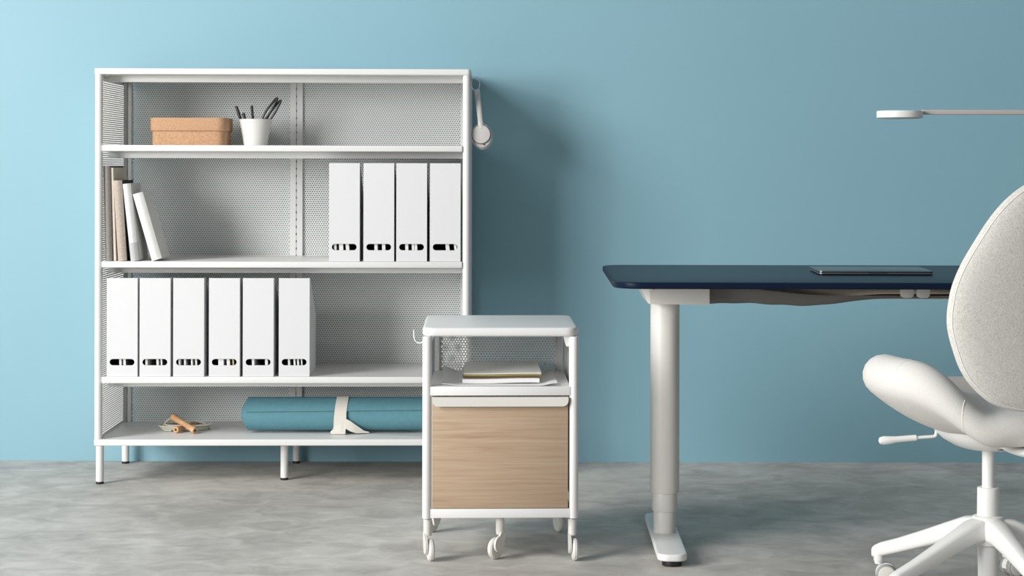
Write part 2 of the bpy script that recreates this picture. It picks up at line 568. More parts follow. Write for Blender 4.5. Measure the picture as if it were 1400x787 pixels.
# ------------------------------------------------------------------ books
def book(x, y, tilt, t, h, d, cover, label, name='book', pages='cream_paper', band=None, side=None, round_spine=0.35):
    Mx = BX(x, y, ST[1] + 0.0004) @ Matrix.Rotation(R(-tilt), 4, 'Y')
    r = thing(name, label, 'book', M=Mx, group='books on the bookcase shelf')
    th = min(0.0028, t * 0.2)
    m = MB()
    # spine, slightly rounded, plus two boards
    bulge = min(t * round_spine, 0.006)
    n = 9
    outer = [(t * k / (n - 1), bulge * (1 - math.sin(PI * k / (n - 1)))) for k in range(n)]
    poly = outer + [(t, bulge + th)] + [(0, bulge + th)]
    m.prism(poly, 0, h, 'z')
    m.box(0, th, bulge + th, d, 0, h)
    if side: m.cur = 1
    m.box(t - th, t, bulge + th, d, 0, h)
    m.build('cover', [cover, side] if side else cover, r)
    MB().box(th, t - th, bulge + th, d - 0.004, 0.003, h - 0.003).build('pages', pages, r)
    if band:
        b = MB()
        e = 0.0004
        ob = [(-e + (t + 2 * e) * k / (n - 1), bulge * (1 - math.sin(PI * k / (n - 1))) - e) for k in range(n)]
        b.prism(ob + [(t + e, 0.03), (-e, 0.03)], 0.002, band[0], 'z')
        b.build('spine_band', band[1], r)
    return r
book(0.0340, 0.016, 1.5, 0.0220, 0.307, 0.22, 'book_taupe', 'tall taupe grey book standing against the side of the bookcase')
book(0.0588, 0.026, 2.0, 0.0080, 0.301, 0.21, 'book_cream', 'thin cream booklet between the taupe and the beige book', round_spine=0.1)
book(0.0748, 0.012, 3.5, 0.0280, 0.260, 0.19, 'book_beige', 'beige cloth book with a dark back cover, middle of the row', side='book_black')
book(0.1162, 0.012, 6.2, 0.0255, 0.250, 0.17, 'book_white', 'white book with a grey band at the foot of its spine', band=(0.058, 'book_grey_band'))
book(0.1835, 0.014, 16.2, 0.0330, 0.224, 0.16, 'book_offwhite', 'off-white book leaning furthest at the right end of the row')

# ------------------------------------------------------------------ cork box
t = thing('storage_box', 'orange-brown cork box with a lid on the top shelf', 'box', M=BX(0.2815, 0.12, ST[0] + 0.0003, 0.6))
MB().rbox(-0.1215, 0.1215, 0.006, 0.176, 0, 0.052, 0.030, 0.003, 8).build('body', 'cork', t)
MB().rbox(-0.1275, 0.1275, 0, 0.182, 0.0475, 0.0915, 0.034, 0.004, 8).build('lid', 'cork', t)

# ------------------------------------------------------------------ pen cup
cupM = BX(0.4936, 0.20, ST[0] + 0.0003)
m = MB()
m.lathe([(0.0, 0), (0.0375, 0), (0.0392, 0.002), (0.0430, 0.030), (0.0468, 0.049), (0.0532, 0.082), (0.0540, 0.088),
         (0.0528, 0.0886), (0.0508, 0.082), (0.0445, 0.049), (0.0400, 0.030), (0.0365, 0.005), (0.0, 0.004)], 40, None, False, False)
cup = m.build('pen_cup', 'ceramic')
cup.matrix_world = cupM
tag(cup, 'white ceramic cup holding pens and scissors on the top shelf', 'cup')
def stick(name, label, p0, p1, r, cat):
    p0 = Vector(p0); p1 = Vector(p1)
    d = p1 - p0
    t = thing(name, label, cat, M=cupM @ Matrix.Translation(p0) @ d.to_track_quat('Z', 'Y').to_matrix().to_4x4())
    L = d.length
    MB().lathe([(r * 0.25, 0), (r * 0.9, 0.012), (r, 0.02), (r, L * 0.62)], 12).build('barrel', 'black_plastic', t)
    MB().lathe([(r * 1.08, L * 0.62), (r * 1.08, L - 0.003), (r * 0.8, L)], 12).build('cap', 'black_plastic', t)
stick('pen', 'long black pen leaning out left of the white cup', (-0.022, 0.006, 0.0065), (-0.0650, 0.0, 0.1320), 0.0046, 'pen')
stick('marker', 'short black marker just clearing the rim of the cup', (-0.012, -0.012, 0.0065), (-0.0400, -0.010, 0.1085), 0.0050, 'marker')
stick('pencil', 'black pencil standing upright in the white cup', (-0.004, 0.016, 0.0065), (-0.0150, 0.012, 0.1345), 0.0042, 'pencil')
sc = thing('scissors', 'black scissors with two long loop handles in the white cup', 'scissors', M=cupM @ Matrix.Translation((-0.0155, -0.002, 0.012)) @ Matrix.Rotation(R(33), 4, 'Y'))
for s in (-1, 1):
    pts = []
    for k in range(29):
        a = 2 * PI * k / 28
        pts.append((s * 0.0068 + 0.0064 * math.cos(a) * (1 - 0.25 * math.sin(a)), s * 0.0026, 0.1265 + 0.044 * math.sin(a)))
    MB().tube(pts, 0.0037, 8, False).build('handle', 'black_plastic', sc)
    MB().tube([(s * 0.0085, s * 0.0022, 0.089), (s * 0.003, s * 0.0015, 0.06)], [0.004, 0.003], 8).build('shank', 'black_plastic', sc)
    MB().prism([(-0.005, 0.0), (0.0055, 0.0), (s * 0.001 + 0.002, -0.058), (s * 0.001, -0.058)][::-1], s * 0.0006, s * 0.0018, 'y').build('blade', 'steel', sc).location = (0, 0, 0.062)

# ------------------------------------------------------------------ headphones and hook
side = BM @ Matrix.Translation((W, 0, 0))
hk = MB()
hk.tube(catmull([(0.0005, 0.11, 1.318), (0.006, 0.11, 1.3165), (0.024, 0.11, 1.309), (0.0275, 0.11, 1.300), (0.026, 0.11, 1.284), (0.022, 0.11, 1.276), (0.015, 0.11, 1.2735), (0.006, 0.11, 1.280), (0.0012, 0.11, 1.288)], 5), 0.0012, 8)
h_o = hk.build('wire_hook', 'wire_white')
h_o.matrix_world = side
tag(h_o, 'thin white wire hook holding the headphones on the bookcase side', 'hook')
hp = thing('headphones', 'pale grey over-ear headphones hanging on the side of the bookcase', 'headphones',
           M=side @ Matrix.Translation((0.0195, 0.11, 1.2765)) @ Matrix.Rotation(R(-6.2), 4, 'Y'))
arc = []
for k in range(33):
    a = PI * k / 32
    arc.append((0, -0.078 * math.cos(a), -0.088 + 0.0885 * math.sin(a)))
arc = [(0, -0.079, -0.118)] + arc + [(0, 0.079, -0.118)]
MB().tube(arc, [0.0085] * len(arc), 12, True, [0.0038] * len(arc), up=(1, 0, 0)).build('headband', 'light_grey', hp)
for s in (-1, 1):
    def oval(rx, rz, y0, y1, cz, bev, name, mt, par, cx=0.0):
        m = MB()
        L = []
        for k in range(5):
            a = R(90 * k / 4); L.append((bev * (1 - math.sin(a)), y0 + bev * (1 - math.cos(a))))
        for k in range(5):
            a = R(90 * k / 4); L.append((bev * (1 - math.cos(a)), y1 - bev * (1 - math.sin(a))))
        m.rings([[(cx + (rx - i) * math.cos(2 * PI * k / 40), s * y, cz + (rz - i) * math.sin(2 * PI * k / 40)) for k in range(40)] for i, y in L])
        return m.build(name, mt, par)
    cupo = oval(0.0335, 0.0400, 0.058, 0.078, -0.152, 0.006, 'ear_cup', 'light_grey', hp)
    oval(0.0350, 0.0430, 0.040, 0.0605, -0.154, 0.009, 'ear_cushion', 'pad_grey', cupo)
    oval(0.0318, 0.0318, 0.0775, 0.0805, -0.1475, 0.001, 'cup_ring', 'dark_grey', cupo, -0.0015)
    oval(0.0300, 0.0300, 0.0780, 0.0850, -0.1470, 0.003, 'cup_cap', 'light_grey', cupo, -0.0015)
    MB().cyl((0.004, s * 0.0800, -0.1815), (0.004, s * 0.0812, -0.1815), 0.0022, seg=12).build('button', 'black_plastic', cupo)
    MB().tube([(0, s * 0.079, -0.105), (0, s * 0.0815, -0.128)], [0.0088, 0.0085], 12, True, [0.0048, 0.0048], up=(1, 0, 0)).build('yoke', 'light_grey', hp)

# ------------------------------------------------------------------ jump rope
jr = thing('jump_rope', 'jump rope with turned wooden handles and cream cord on the bottom shelf', 'jump rope', M=BX(0.255, 0.19, 0.1445))
def handle(p0, p1):
    p0 = Vector(p0); p1 = Vector(p1)
    d = p1 - p0; L = d.length
    Mh = Matrix.Translation(p0) @ d.to_track_quat('Z', 'Y').to_matrix().to_4x4()
    o = MB().lathe([(0.0045, 0.006), (0.0045, 0.0), (0.0098, 0.0), (0.0110, 0.002), (0.0108, 0.010), (0.0092, 0.024), (0.0088, L * 0.5),
                    (0.0100, L - 0.030), (0.0112, L - 0.020), (0.0102, L - 0.017), (0.0120, L - 0.012), (0.0114, L - 0.002), (0.009, L)], 20, None, True, True).build('handle', 'turned_wood', jr)
    o.matrix_local = Mh
    b = MB().lathe([(0.0042, 0.0002), (0.0042, -0.0006)], 14).build('bore_shade', 'book_black', o)  # black disc painting the dark of the hole in the handle end
handle((0.052, -0.066, 0.0116), (-0.036, 0.012, 0.0470))
handle((-0.0150, -0.048, 0.0116), (0.030, 0.060, 0.0122))
pts = []
for k in range(150):
    a = 2 * PI * k / 30
    n = k / 150
    wob = 1 + 0.16 * math.sin(k * 0.13)
    z = 0.0035 + 0.016 * n + 0.006 * max(0, math.sin(a + 0.4)) * n
    pts.append((0.004 + 0.076 * wob * math.cos(a) + 0.010 * math.sin(k * 0.09), 0.035 + 0.042 * wob * math.sin(a), z))
MB().tube(pts, 0.0028, 7).build('cord', 'rope', jr)
MB().tube(catmull([(-0.036, 0.012, 0.044), (-0.050, 0.024, 0.036), (-0.066, 0.03, 0.02), (-0.072, 0.032, 0.006), (-0.060, 0.000, 0.004), (-0.035, -0.012, 0.004)], 6), 0.0026, 7).build('cord', 'rope', jr)

# ------------------------------------------------------------------ yoga mat and strap
MR = 0.0578
yM = BX(0.4530, 0.165, 0.1445 + MR + 0.0030)
ym = MB()
turns, thk = 7.2, 0.0062
NT = 260
a_end = R(180 - 17)            # the free edge faces the room, a little above the middle
def sp(k, off, xf):
    n = k / NT
    a = a_end + 0.10 * (0.5 - xf) - (1 - n) * turns * 2 * PI
    r = MR - (1 - n) * turns * thk
    return a, r - off
def mat_pt(k, off, xf):
    a, r = sp(k, off, xf)
    n = k / NT
    e = 0.024 * (1 - max(r, 0) / MR) * 1.25 if n < 0.86 else 0.0
    x = (0.024 - min(e, 0.024)) if xf == 0 else (0.62 - (0.010 - min(e * 0.4, 0.01)))
    x = 0.024 - min(e, 0.024) + (0.596 - 0.02) * xf + min(e, 0.024) * xf
    return (x, math.cos(a) * r, math.sin(a) * r)
k0 = 26
ks = list(range(k0, NT + 1))
nx = 6
outer = []
for j in range(nx):
    xf = j / (nx - 1)
    outer.append([mat_pt(k, 0.0, xf) for k in ks] + [mat_pt(k, thk * 0.86, xf) for k in reversed(ks)])
ym.rings(outer, True, False, False)
n = len(ks)
# end faces of the spiral
for ring in (outer[0], outer[-1]):
    b = ym.addv(ring)
    for i in range(n - 1):
        ym.face((b + i, b + i + 1, b + 2 * n - 2 - i, b + 2 * n - 1 - i))
yo = ym.build('yoga_mat', 'mat_teal', angle=50)
yo.matrix_world = yM
tag(yo, 'rolled teal yoga mat lying on the bottom shelf of the bookcase', 'yoga mat')

st = MB()
sw = 0.0195
ring = []
for k in range(49):
    a = 2 * PI * k / 48
    bow = 0.006 * math.sin(a) - 0.002
    ring.append([(bow + dx, (MR + dr) * math.cos(a), (MR + dr) * math.sin(a)) for dx, dr in ((-sw, 0.0006), (sw, 0.0006), (sw, 0.0024), (-sw, 0.0024))])
st.rings(ring, True, False, False)
def ribbon(P, wds, th=0.0016):
    rr = []
    for p, (wa, wb) in zip(P, wds):
        p = Vector(p)
        rr.append([p + Vector(wa), p + Vector(wb), p + Vector(wb) + Vector((0, -th, th * 0.5)), p + Vector(wa) + Vector((0, -th, th * 0.5))])
    st.rings(rr)
zb = -MR - 0.0024
yf = -MR * 0.80
# tail that spreads to the right over the shelf, and a short one to the left
ribbon([(0.0, -MR - 0.0024, 0.004), (-0.0005, -MR - 0.0026, -0.015), (-0.001, -MR - 0.0026, -0.035), (-0.002, -MR - 0.0028, -0.0590)],
       [((-0.0190, 0, 0), (0.0190, 0, 0)), ((-0.0195, 0, 0), (0.0185, 0, 0)), ((-0.0215, 0, 0), (0.0180, 0, 0)), ((-0.0290, 0, 0), (0.0175, 0, 0))])
ribbon([(0.012, -MR - 0.0030, -0.020), (0.032, -MR - 0.004, -0.030), (0.052, -MR + 0.001, -0.041), (0.076, -MR + 0.012, -0.0530), (0.092, -MR + 0.016, -0.0555)],
       [((0, 0, -0.018), (0, 0, 0.014)), ((0, 0, -0.0195), (0, 0, 0.014)), ((0, 0, -0.0155), (0, 0, 0.010)), ((0, 0, -0.0045), (0, 0, 0.003)), ((0, 0, -0.002), (0, 0, 0.001))])
ribbon([(0.006, -MR - 0.0032, -0.034), (-0.016, -MR - 0.003, -0.042), (-0.034, -MR + 0.004, -0.0535)],
       [((0, 0, -0.016), (0, 0, 0.012)), ((0, 0, -0.0125), (0, 0, 0.006)), ((0, 0, -0.003), (0, 0, 0.0015))])
so = st.build('mat_strap', 'strap')
so.matrix_world = yM @ Matrix.Translation((0.3330, 0, 0))
tag(so, 'cream fabric strap tied around the rolled teal yoga mat', 'strap')

# ------------------------------------------------------------------ rolling cart
KM = Matrix.Translation((-0.2884, 4.862, 0)) @ Matrix.Rotation(R(1.85), 4, 'Z')
KW, KD = 0.4064, 0.42
kt = thing('rolling_cart', 'white metal cart on casters with oak drawer front and open shelf', 'cart', M=KM)
MB().rbox(0, KW, 0, KD, 0.5842, 0.6075, 0.034, 0.0075, 8, 4).build('top_panel', 'white_metal', kt)
for x in (0.0125, KW - 0.0125):
    for y in (0.0125, KD - 0.0125):
        MB().cyl((x, y, 0.1115), (x, y, 0.5842), 0.0122, seg=28, bev=0.002).build('post', 'white_metal', kt)
MB().box(0.0200, KW - 0.0200, 0.004, KD - 0.004, 0.1135, 0.1375, 0.0015).build('bottom_panel', 'white_metal', kt)
MB().box(0.0215, KW - 0.0215, 0.0015, KD - 0.028, 0.4315, 0.4546, 0.0015).build('shelf', 'white_metal', kt)
perforated('back_panel', 0.0250, KW - 0.0250, 0.1380, 0.5840, (0.0165, 0.0185, 0.004, 0.004), KD - 0.0220, 'y', kt)
for xx in (0.0118, KW - 0.0130):
    perforated('side_panel', 0.0262, KD - 0.0262, 0.1380, 0.5840, (0.012, 0.012, 0.004, 0.014), xx, 'x', kt)
for x0, x1 in ((0.0255, 0.0375), (KW - 0.0375, KW - 0.0255)):
    MB().box(x0, x1, KD - 0.0320, KD - 0.0225, 0.138, 0.584, 0.001).build('back_upright', 'white_metal', kt)
MB().prism([(KW - 0.0245, 0.558), (KW - 0.0245, 0.584), (KW - 0.040, 0.584), (KW - 0.035, 0.566), (KW - 0.032, 0.558)], 0.012, 0.026, 'y').build('corner_bracket', 'white_metal', kt)
MB().prism([(0.0245, 0.572), (0.0265, 0.572), (0.030, 0.584), (0.0245, 0.584)], 0.012, 0.026, 'y').build('corner_bracket', 'white_metal', kt)
dr = MB().box(0.0262, KW - 0.0275, 0.0035, 0.0215, 0.1390, 0.4270, 0.001).build('drawer_front', 'oak', kt)
m = MB()
hx0, hx1 = 0.0258, KW - 0.0268
hp2 = [(hx0, 0.4277), (hx0, 0.4195)]
for k in range(9):
    a = R(180 + 90 * k / 8); hp2.append((hx0 + 0.0155 + 0.0155 * math.cos(a), 0.4193 + 0.0155 * math.sin(a)))
for k in range(9):
    a = R(270 + 90 * k / 8); hp2.append((hx1 - 0.0155 + 0.0155 * math.cos(a), 0.4193 + 0.0155 * math.sin(a)))
hp2 += [(hx1, 0.4195), (hx1, 0.4277)]
m.prism(hp2, -0.0055, -0.0035, 'y')
m.box(hx0, hx1, -0.0036, 0.020, 0.4265, 0.4277)
m.build('drawer_handle', 'warm_white', dr)
m = MB()
m.box(0.031, KW - 0.031, 0.0225, KD - 0.036, 0.1400, 0.1425)
m.box(0.0302, 0.0320, 0.0225, KD - 0.036, 0.1400, 0.40)
m.box(KW - 0.0330, KW - 0.0312, 0.0225, KD - 0.036, 0.1400, 0.40)
m.box(0.031, KW - 0.031, KD - 0.038, KD - 0.036, 0.1400, 0.40)
m.build('drawer_box', 'grey_plastic', kt, smooth=False)
MB().box(0.0245, 0.0260, 0.006, 0.020, 0.1385, 0.43).build('drawer_runner', 'white_metal', kt)

def caster(x, y, ang, side):
    Mx = Matrix.Translation((x, y, 0)) @ Matrix.Rotation(R(ang), 4, 'Z')
    m = MB()
    m.lathe([(0.0100, 0.064), (0.0112, 0.070), (0.0112, 0.1050), (0.0098, 0.1065)], 20)
    # fork: cheek beside the wheel and a bridge below the stem
    pts = [(0.012, 0.066), (-0.011, 0.072), (-0.011, 0.060)]
    cheek = []
    for k in range(17):
        a = R(95 + 215 * k / 16)
        cheek.append((-0.012 + 0.0215 * math.cos(a), 0.040 + 0.0215 * math.sin(a)))
    cheek += [(0.010, 0.056), (0.0112, 0.070), (-0.006, 0.072)]
    m.prism(cheek, side * 0.0045, side * 0.0105, 'x') if side > 0 else m.prism(cheek, side * 0.0105, side * 0.0045, 'x')
    o = m.build('caster', 'warm_white', kt)
    o.matrix_local = Mx
    wl = MB()
    Mw = Matrix.Translation((-side * 0.0055, -0.012, 0.0285)) @ Matrix.Rotation(R(90), 4, 'Y')
    wl.lathe([(0.0, -0.0085), (0.019, -0.0082), (0.0255, -0.0072), (0.0285, -0.003), (0.0285, 0.003), (0.0255, 0.0072), (0.019, 0.0082), (0.0, 0.0085)], 32, Mw, False, False)
    wl.build('wheel', 'warm_white', o)
    MB().lathe([(0.0052, -0.0100), (0.0052, -0.006)], 12, Mw).build('axle', 'grey_plastic', o)
    MB().lathe([(0.0085, 0.1062), (0.0085, 0.1120)], 16).build('collar', 'steel', o)
    return o
caster(0.0140, 0.0300, 12, -1)
caster(KW - 0.0145, 0.0300, 3, -1)
caster(KW / 2, 0.0450, -38, 1)
caster(0.0165, KD - 0.03, 150, -1)
caster(KW - 0.0240, KD - 0.028, 200, -1)
MB().cyl((KW / 2, 0.0450, 0.1060), (KW / 2, 0.0450, 0.1136), 0.0112, seg=20).build('caster_mount', 'warm_white', kt)

# hook on the left flank of the cart
hk = MB()
hk.tube(catmull([(0.0116, 0.075, 0.5700), (0.004, 0.075, 0.5685), (-0.004, 0.075, 0.5625), (-0.0125, 0.075, 0.5615), (-0.0205, 0.075, 0.5670), (-0.0240, 0.075, 0.5780), (-0.0245, 0.075, 0.5960)], 6), 0.0014, 8)
ho = hk.build('wire_hook', 'wire_white')
ho.matrix_world = KM
tag(ho, 'small curved white wire hook on the left flank of the cart', 'hook')

# papers on the cart shelf
PZ = 0.4549
def KX(x, y, z, rz=0): return KM @ Matrix.Translation((x, y, z)) @ Matrix.Rotation(R(rz), 4, 'Z')
def sheet(name, label, x0, x1, y0, y1, zf, mt, cat, grp=None, nu=26, nv=14, th=0.0007):
    m = MB()
    def top(u, v): return (x0 + (x1 - x0) * u, y0 + (y1 - y0) * v, zf(u, v) + th)
    def bot(u, v): return (x0 + (x1 - x0) * u, y0 + (y1 - y0) * v, zf(u, v))
    m.grid(top, nu, nv); m.grid(bot, nu, nv)
    for v in (0, 1):
        m.grid(lambda u, t: (top if t else bot)(u, v), nu, 2)
    for u in (0, 1):
        m.grid(lambda a, t: (top if t else bot)(u, a), nv, 2)
    o = m.build(name, mt, angle=60)
    o.matrix_world = KM
    return tag(o, label, cat, grp)
sheet('paper_sheet', 'wide white sheet with curling edges under the stack on the cart shelf', 0.050, 0.352, 0.014, 0.330,
      lambda u, v: PZ + 0.0005 + 0.018 * smoothstep(0.18, 0.0, u) * (0.25 + 0.75 * v) + 0.007 * smoothstep(0.84, 1.0, u) * (1 - 0.6 * v), 'paper', 'paper')
def pad(name, label, x0, x1, y0, y1, z0, z1, mt, cat, rz=0.0, wave=0.0):
    m = MB()
    xc = (x0 + x1) / 2
    rr = []
    n = 16
    for i in range(n + 1):
        u = i / n
        x = x0 + (x1 - x0) * u - xc
        dz = wave * math.sin(u * PI * 1.6 + 0.4)
        rr.append([(x, y0, z0 + dz), (x, y1, z0), (x, y1, z1), (x, y0, z1 + dz)])
    m.rings(rr)
    o = m.build(name, mt, smooth=False)
    o.matrix_world = KX(xc, 0, 0, rz)
    return tag(o, label, cat)
pad('booklet', 'thick white booklet at the bottom of the stack on the cart', 0.104, 0.306, 0.052, 0.352, PZ + 0.0036, PZ + 0.0138, 'paper', 'booklet', 0.2, -0.0012)
pad('notebook', 'dark brown notebook edge below the olive notebook on the cart', 0.1055, 0.3105, 0.070, 0.366, PZ + 0.0156, PZ + 0.0190, 'brown_cover', 'notebook', -0.1, -0.0008)
pad('notebook', 'olive green notebook edge near the top of the stack on the cart', 0.1065, 0.3115, 0.070, 0.368, PZ + 0.0202, PZ + 0.0240, 'olive', 'notebook', 0.0, -0.0008)
pad('booklet', 'pale cover sheet topping the stack of notebooks on the cart', 0.1065, 0.3115, 0.069, 0.370, PZ + 0.0251, PZ + 0.0268, 'cover_paper', 'booklet', 0.0, -0.0008)

# ------------------------------------------------------------------ desk
DX, DY, DZ0, DZ1 = 0.200, 4.675, 0.7210, 0.7376
dk = thing('standing_desk', 'height-adjustable desk with navy blue top and white column legs', 'desk', (DX, DY, 0))
MB().rbox(0, 1.70, 0, 0.85, DZ0, DZ1, 0.075, 0.004, 10, 3).build('desktop', 'desk_blue', dk)
def column(z0, z1, wx, wy, name, par, cx, cy):
    return MB().rbox(cx - wx / 2, cx + wx / 2, cy - wy / 2, cy + wy / 2, z0, z1, min(wx, wy) * 0.48, 0.002, 10, 2).build(name, 'warm_white', par)
for cx, mir in ((0.1575, 1), (1.5425, -1)):
    cy = 0.430
    lg = column(0.142, 0.6640, 0.0790, 0.079, 'leg', dk, cx, cy)
    column(0.092, 0.142, 0.0690, 0.070, 'leg_stage', lg, cx, cy)
    column(0.033, 0.092, 0.0610, 0.062, 'leg_stage', lg, cx, cy)
    ft = MB().rbox(cx - 0.0385, cx + 0.0385, 0.122, 0.712, 0.0160, 0.0345, 0.030, 0.004, 8, 3).build('foot', 'white_metal', dk)
    for yy in (0.160, 0.675):
        MB().cyl((cx, yy, 0), (cx, yy, 0.0165), 0.0255, seg=24, bev=0.002).build('foot_pad', 'black_rubber', ft)
    # bracket under the top, chamfered at the outer end
    m = MB()
    x_out, x_in = cx - mir * 0.0740, cx + mir * 0.1065
    prof = [(x_out, 0.7205), (x_out, 0.7050), (x_out + mir * 0.020, 0.6640), (x_in, 0.6620), (x_in, 0.7205)]
    if mir < 0: prof = prof[::-1]
    pin = [(x_out + mir * 0.022, 0.7205), (x_out + mir * 0.022, 0.7050), (x_out + mir * 0.024, 0.6640), (x_in, 0.6620), (x_in, 0.7205)]
    if mir < 0: pin = pin[::-1]
    m.rings([[(p[0], 0.275, p[1]) for p in pin], [(p[0], 0.300, p[1]) for p in prof], [(p[0], 0.560, p[1]) for p in prof]])
    br = m.build('bracket', 'warm_white', dk, angle=20)
    MB().cyl((cx - mir * 0.0410, 0.2745, 0.7080), (cx - mir * 0.0410, 0.2700, 0.7080), 0.0052, seg=16).build('screw', 'black_rubber', br)
MB().box(0.265, 1.435, 0.435, 0.475, 0.6670, 0.7205, 0.003).build('crossbeam', 'taupe', dk)
MB().box(0.265, 1.435, 0.330, 0.345, 0.7080, 0.7205, 0.001).build('net_rail', 'white_metal', dk)
# drooping cable net slung under the top
nt = MB()
NX = 90
def lowz(u):
    x = 970 + u * 330                      # along the span
    base = 0.6580 + 0.003 * smoothstep(0.0, 0.10, u) - 0.0070 * math.exp(-((u - 0.42) / 0.16) ** 2) + 0.0130 * smoothstep(0.50, 0.82, u)
    return base + 0.0012 * math.sin(u * 40) * math.exp(-((u - 0.25) / 0.3) ** 2)
rows = []
for i in range(NX + 1):
    u = i / NX * 1.95
    x = 0.2655 + (1.434 - 0.2655) * i / NX
    if u > 1: u = 2 - u
    zl = lowz(min(u, 1.0))
    zr = 0.7070 - 0.0250 * smoothstep(0.0, 0.55, u)      # the front hem sags
    ring = []
    for k in range(15):
        s = k / 14
        y = 0.335 + 0.090 * s
        z = zl + (max(zr - zl, 0.004)) * max(0, 1 - s / 0.28) ** 1.5 + 0.006 * max(0, (s - 0.72) / 0.28) ** 1.5
        ring.append((x, y, z))
    back = [(p[0], p[1] + 0.0005, p[2] + 0.0016) for p in reversed(ring)]
    rows.append(ring + back)
nt.rings(rows)
nt.build('cable_net', 'grey_net', dk, angle=60)
for px in (0.7755, 0.8180):
    m = MB()
    m.rbox(px, px + 0.0345, 0.6790, 0.7205, 0.306, 0.322, 0.010, 0.002, 5, 2, axis='y')
    m.build('net_clip', 'warm_white', dk)

# laptop
lp = thing('laptop', 'slim closed grey laptop lying on the navy desktop', 'laptop', (0.9190, 5.125, DZ1 + 0.0002), R(-2))
MB().rbox(-0.1530, 0.1530, -0.111, 0.111, 0.0010, 0.0062, 0.012, 0.002, 6, 2).build('base', 'laptop_metal', lp)
MB().rbox(-0.1530, 0.1530, -0.111, 0.111, 0.0066, 0.0112, 0.012, 0.0015, 6, 2).build('lid', 'laptop_metal', lp)
MB().box(-0.0200, 0.0300, -0.1113, -0.105, 0.0048, 0.0070).build('thumb_notch', 'black_plastic', lp)
MB().box(-0.14, 0.14, -0.10, 0.10, 0.0, 0.0012).build('base_pad', 'black_rubber', lp)

# desk lamp
la = thing('desk_lamp', 'slim pale grey desk lamp with a flat round head above the desk', 'lamp', (1.60, 5.20, DZ1))
hx = 1.0137 - 1.60
MB().lathe([(0.060, 0.4245), (0.0632, 0.4255), (0.0635, 0.4275), (0.0635, 0.4425), (0.0628, 0.4440), (0.060, 0.4445)], 48, Matrix.Translation((hx, 0, 0))).build('lamp_head', 'white_plastic', la)
MB().lathe([(0.052, 0.4235), (0.052, 0.4250)], 40, Matrix.Translation((hx, 0, 0))).build('diffuser', 'paper', la)
MB().rbox(hx + 0.0600, 0.0, -0.009, 0.009, 0.4345, 0.4480, 0.003, 0.002, 4, 2).build('arm', 'lamp_grey', la)
MB().cyl((0, 0, 0.012), (0, 0, 0.4550), 0.010, seg=24, bev=0.002).build('post', 'lamp_grey', la)
MB().lathe([(0.088, 0), (0.090, 0.002), (0.090, 0.010), (0.087, 0.013)], 48).build('base', 'lamp_grey', la)

# ------------------------------------------------------------------ office chair
CX, CY = 1.0767, 4.44
ch = thing('office_chair', 'beige fabric swivel chair with egg-shaped backrest and white five-star base', 'chair', (CX, CY, 0))
CR = Matrix.Rotation(R(14), 4, 'Z')

# seat: a thick padded shell whose sides curl up
def seat_obj():
    m = MB()
    A, Bf, Br, T = 0.287, 0.27, 0.235, 0.080
    NPH, NR = 72, 14
    prof_n = None
    rings = None
    cols = []
    for i in range(NPH):
        ph = 2 * PI * i / NPH
        c, s = math.cos(ph), math.sin(ph)
        b = Bf if s > 0 else Br
        e = 2.35
        rad = (abs(c / A) ** e + abs(s / b) ** e) ** (-1 / e)
        base = 0.470 if s > 0 else 0.430
        sidew = smoothstep(0.42, 0.985, abs(c))
        hm = base + (0.532 - base) * sidew
        pe = 2.3
        t_r = T * (0.88 + 0.40 * sidew)
        rho_end = rad - t_r / 2
        mid = [(rho_end * k / NR, 0.440 + (hm - 0.440) * (k / NR) ** pe) for k in range(NR + 1)]
        bot = []; top = []
        for k in range(NR + 1):
            a = mid[max(k - 1, 0)]; bb = mid[min(k + 1, NR)]
            tx, tz = bb[0] - a[0], bb[1] - a[1]
            L = math.hypot(tx, tz)
            nx_, nz_ = -tz / L, tx / L
            if k == 0: nx_, nz_ = 0, 1
            th = t_r / 2
            bot.append((mid[k][0] - nx_ * th, mid[k][1] - nz_ * th))
            top.append((mid[k][0] + nx_ * th, mid[k][1] + nz_ * th))
        a = mid[-2]; bb = mid[-1]
        ang0 = math.atan2(bb[1] - a[1], bb[0] - a[0])
        arcp = []
        for k in range(1, 9):
            q = ang0 - PI / 2 + PI * k / 9
            arcp.append((bb[0] + t_r / 2 * math.cos(q), bb[1] + t_r / 2 * math.sin(q)))
        pr = bot + arcp + top[::-1]
        cols.append([(r * c, r * s, z) for r, z in pr])
    n = len(cols[0])
    m.M = CR
    rr = [[cols[i][k] for i in range(NPH)] for k in range(n)]
    m.rings(rr, True, False, False)
    o = m.build('seat', 'fabric_seat', ch, angle=80)
    # seams that run down the outside of the left and right flank
    for deg in (196, 232, 344, 308):
        i = int(round(deg / 360 * NPH)) % NPH
        j = (i + 1) % NPH
        pts = []
        for k in range(5, NR + 8):
            p = Vector(cols[i][k])
            d = Vector((p.x, p.y, -0.12)).normalized()
            pts.append(p + d * -0.0004)
        mm = MB(); mm.M = CR
        mm.tube(pts, 0.0012, 6)
        mm.build('seam', 'seam', o)
    return o
seat_obj()

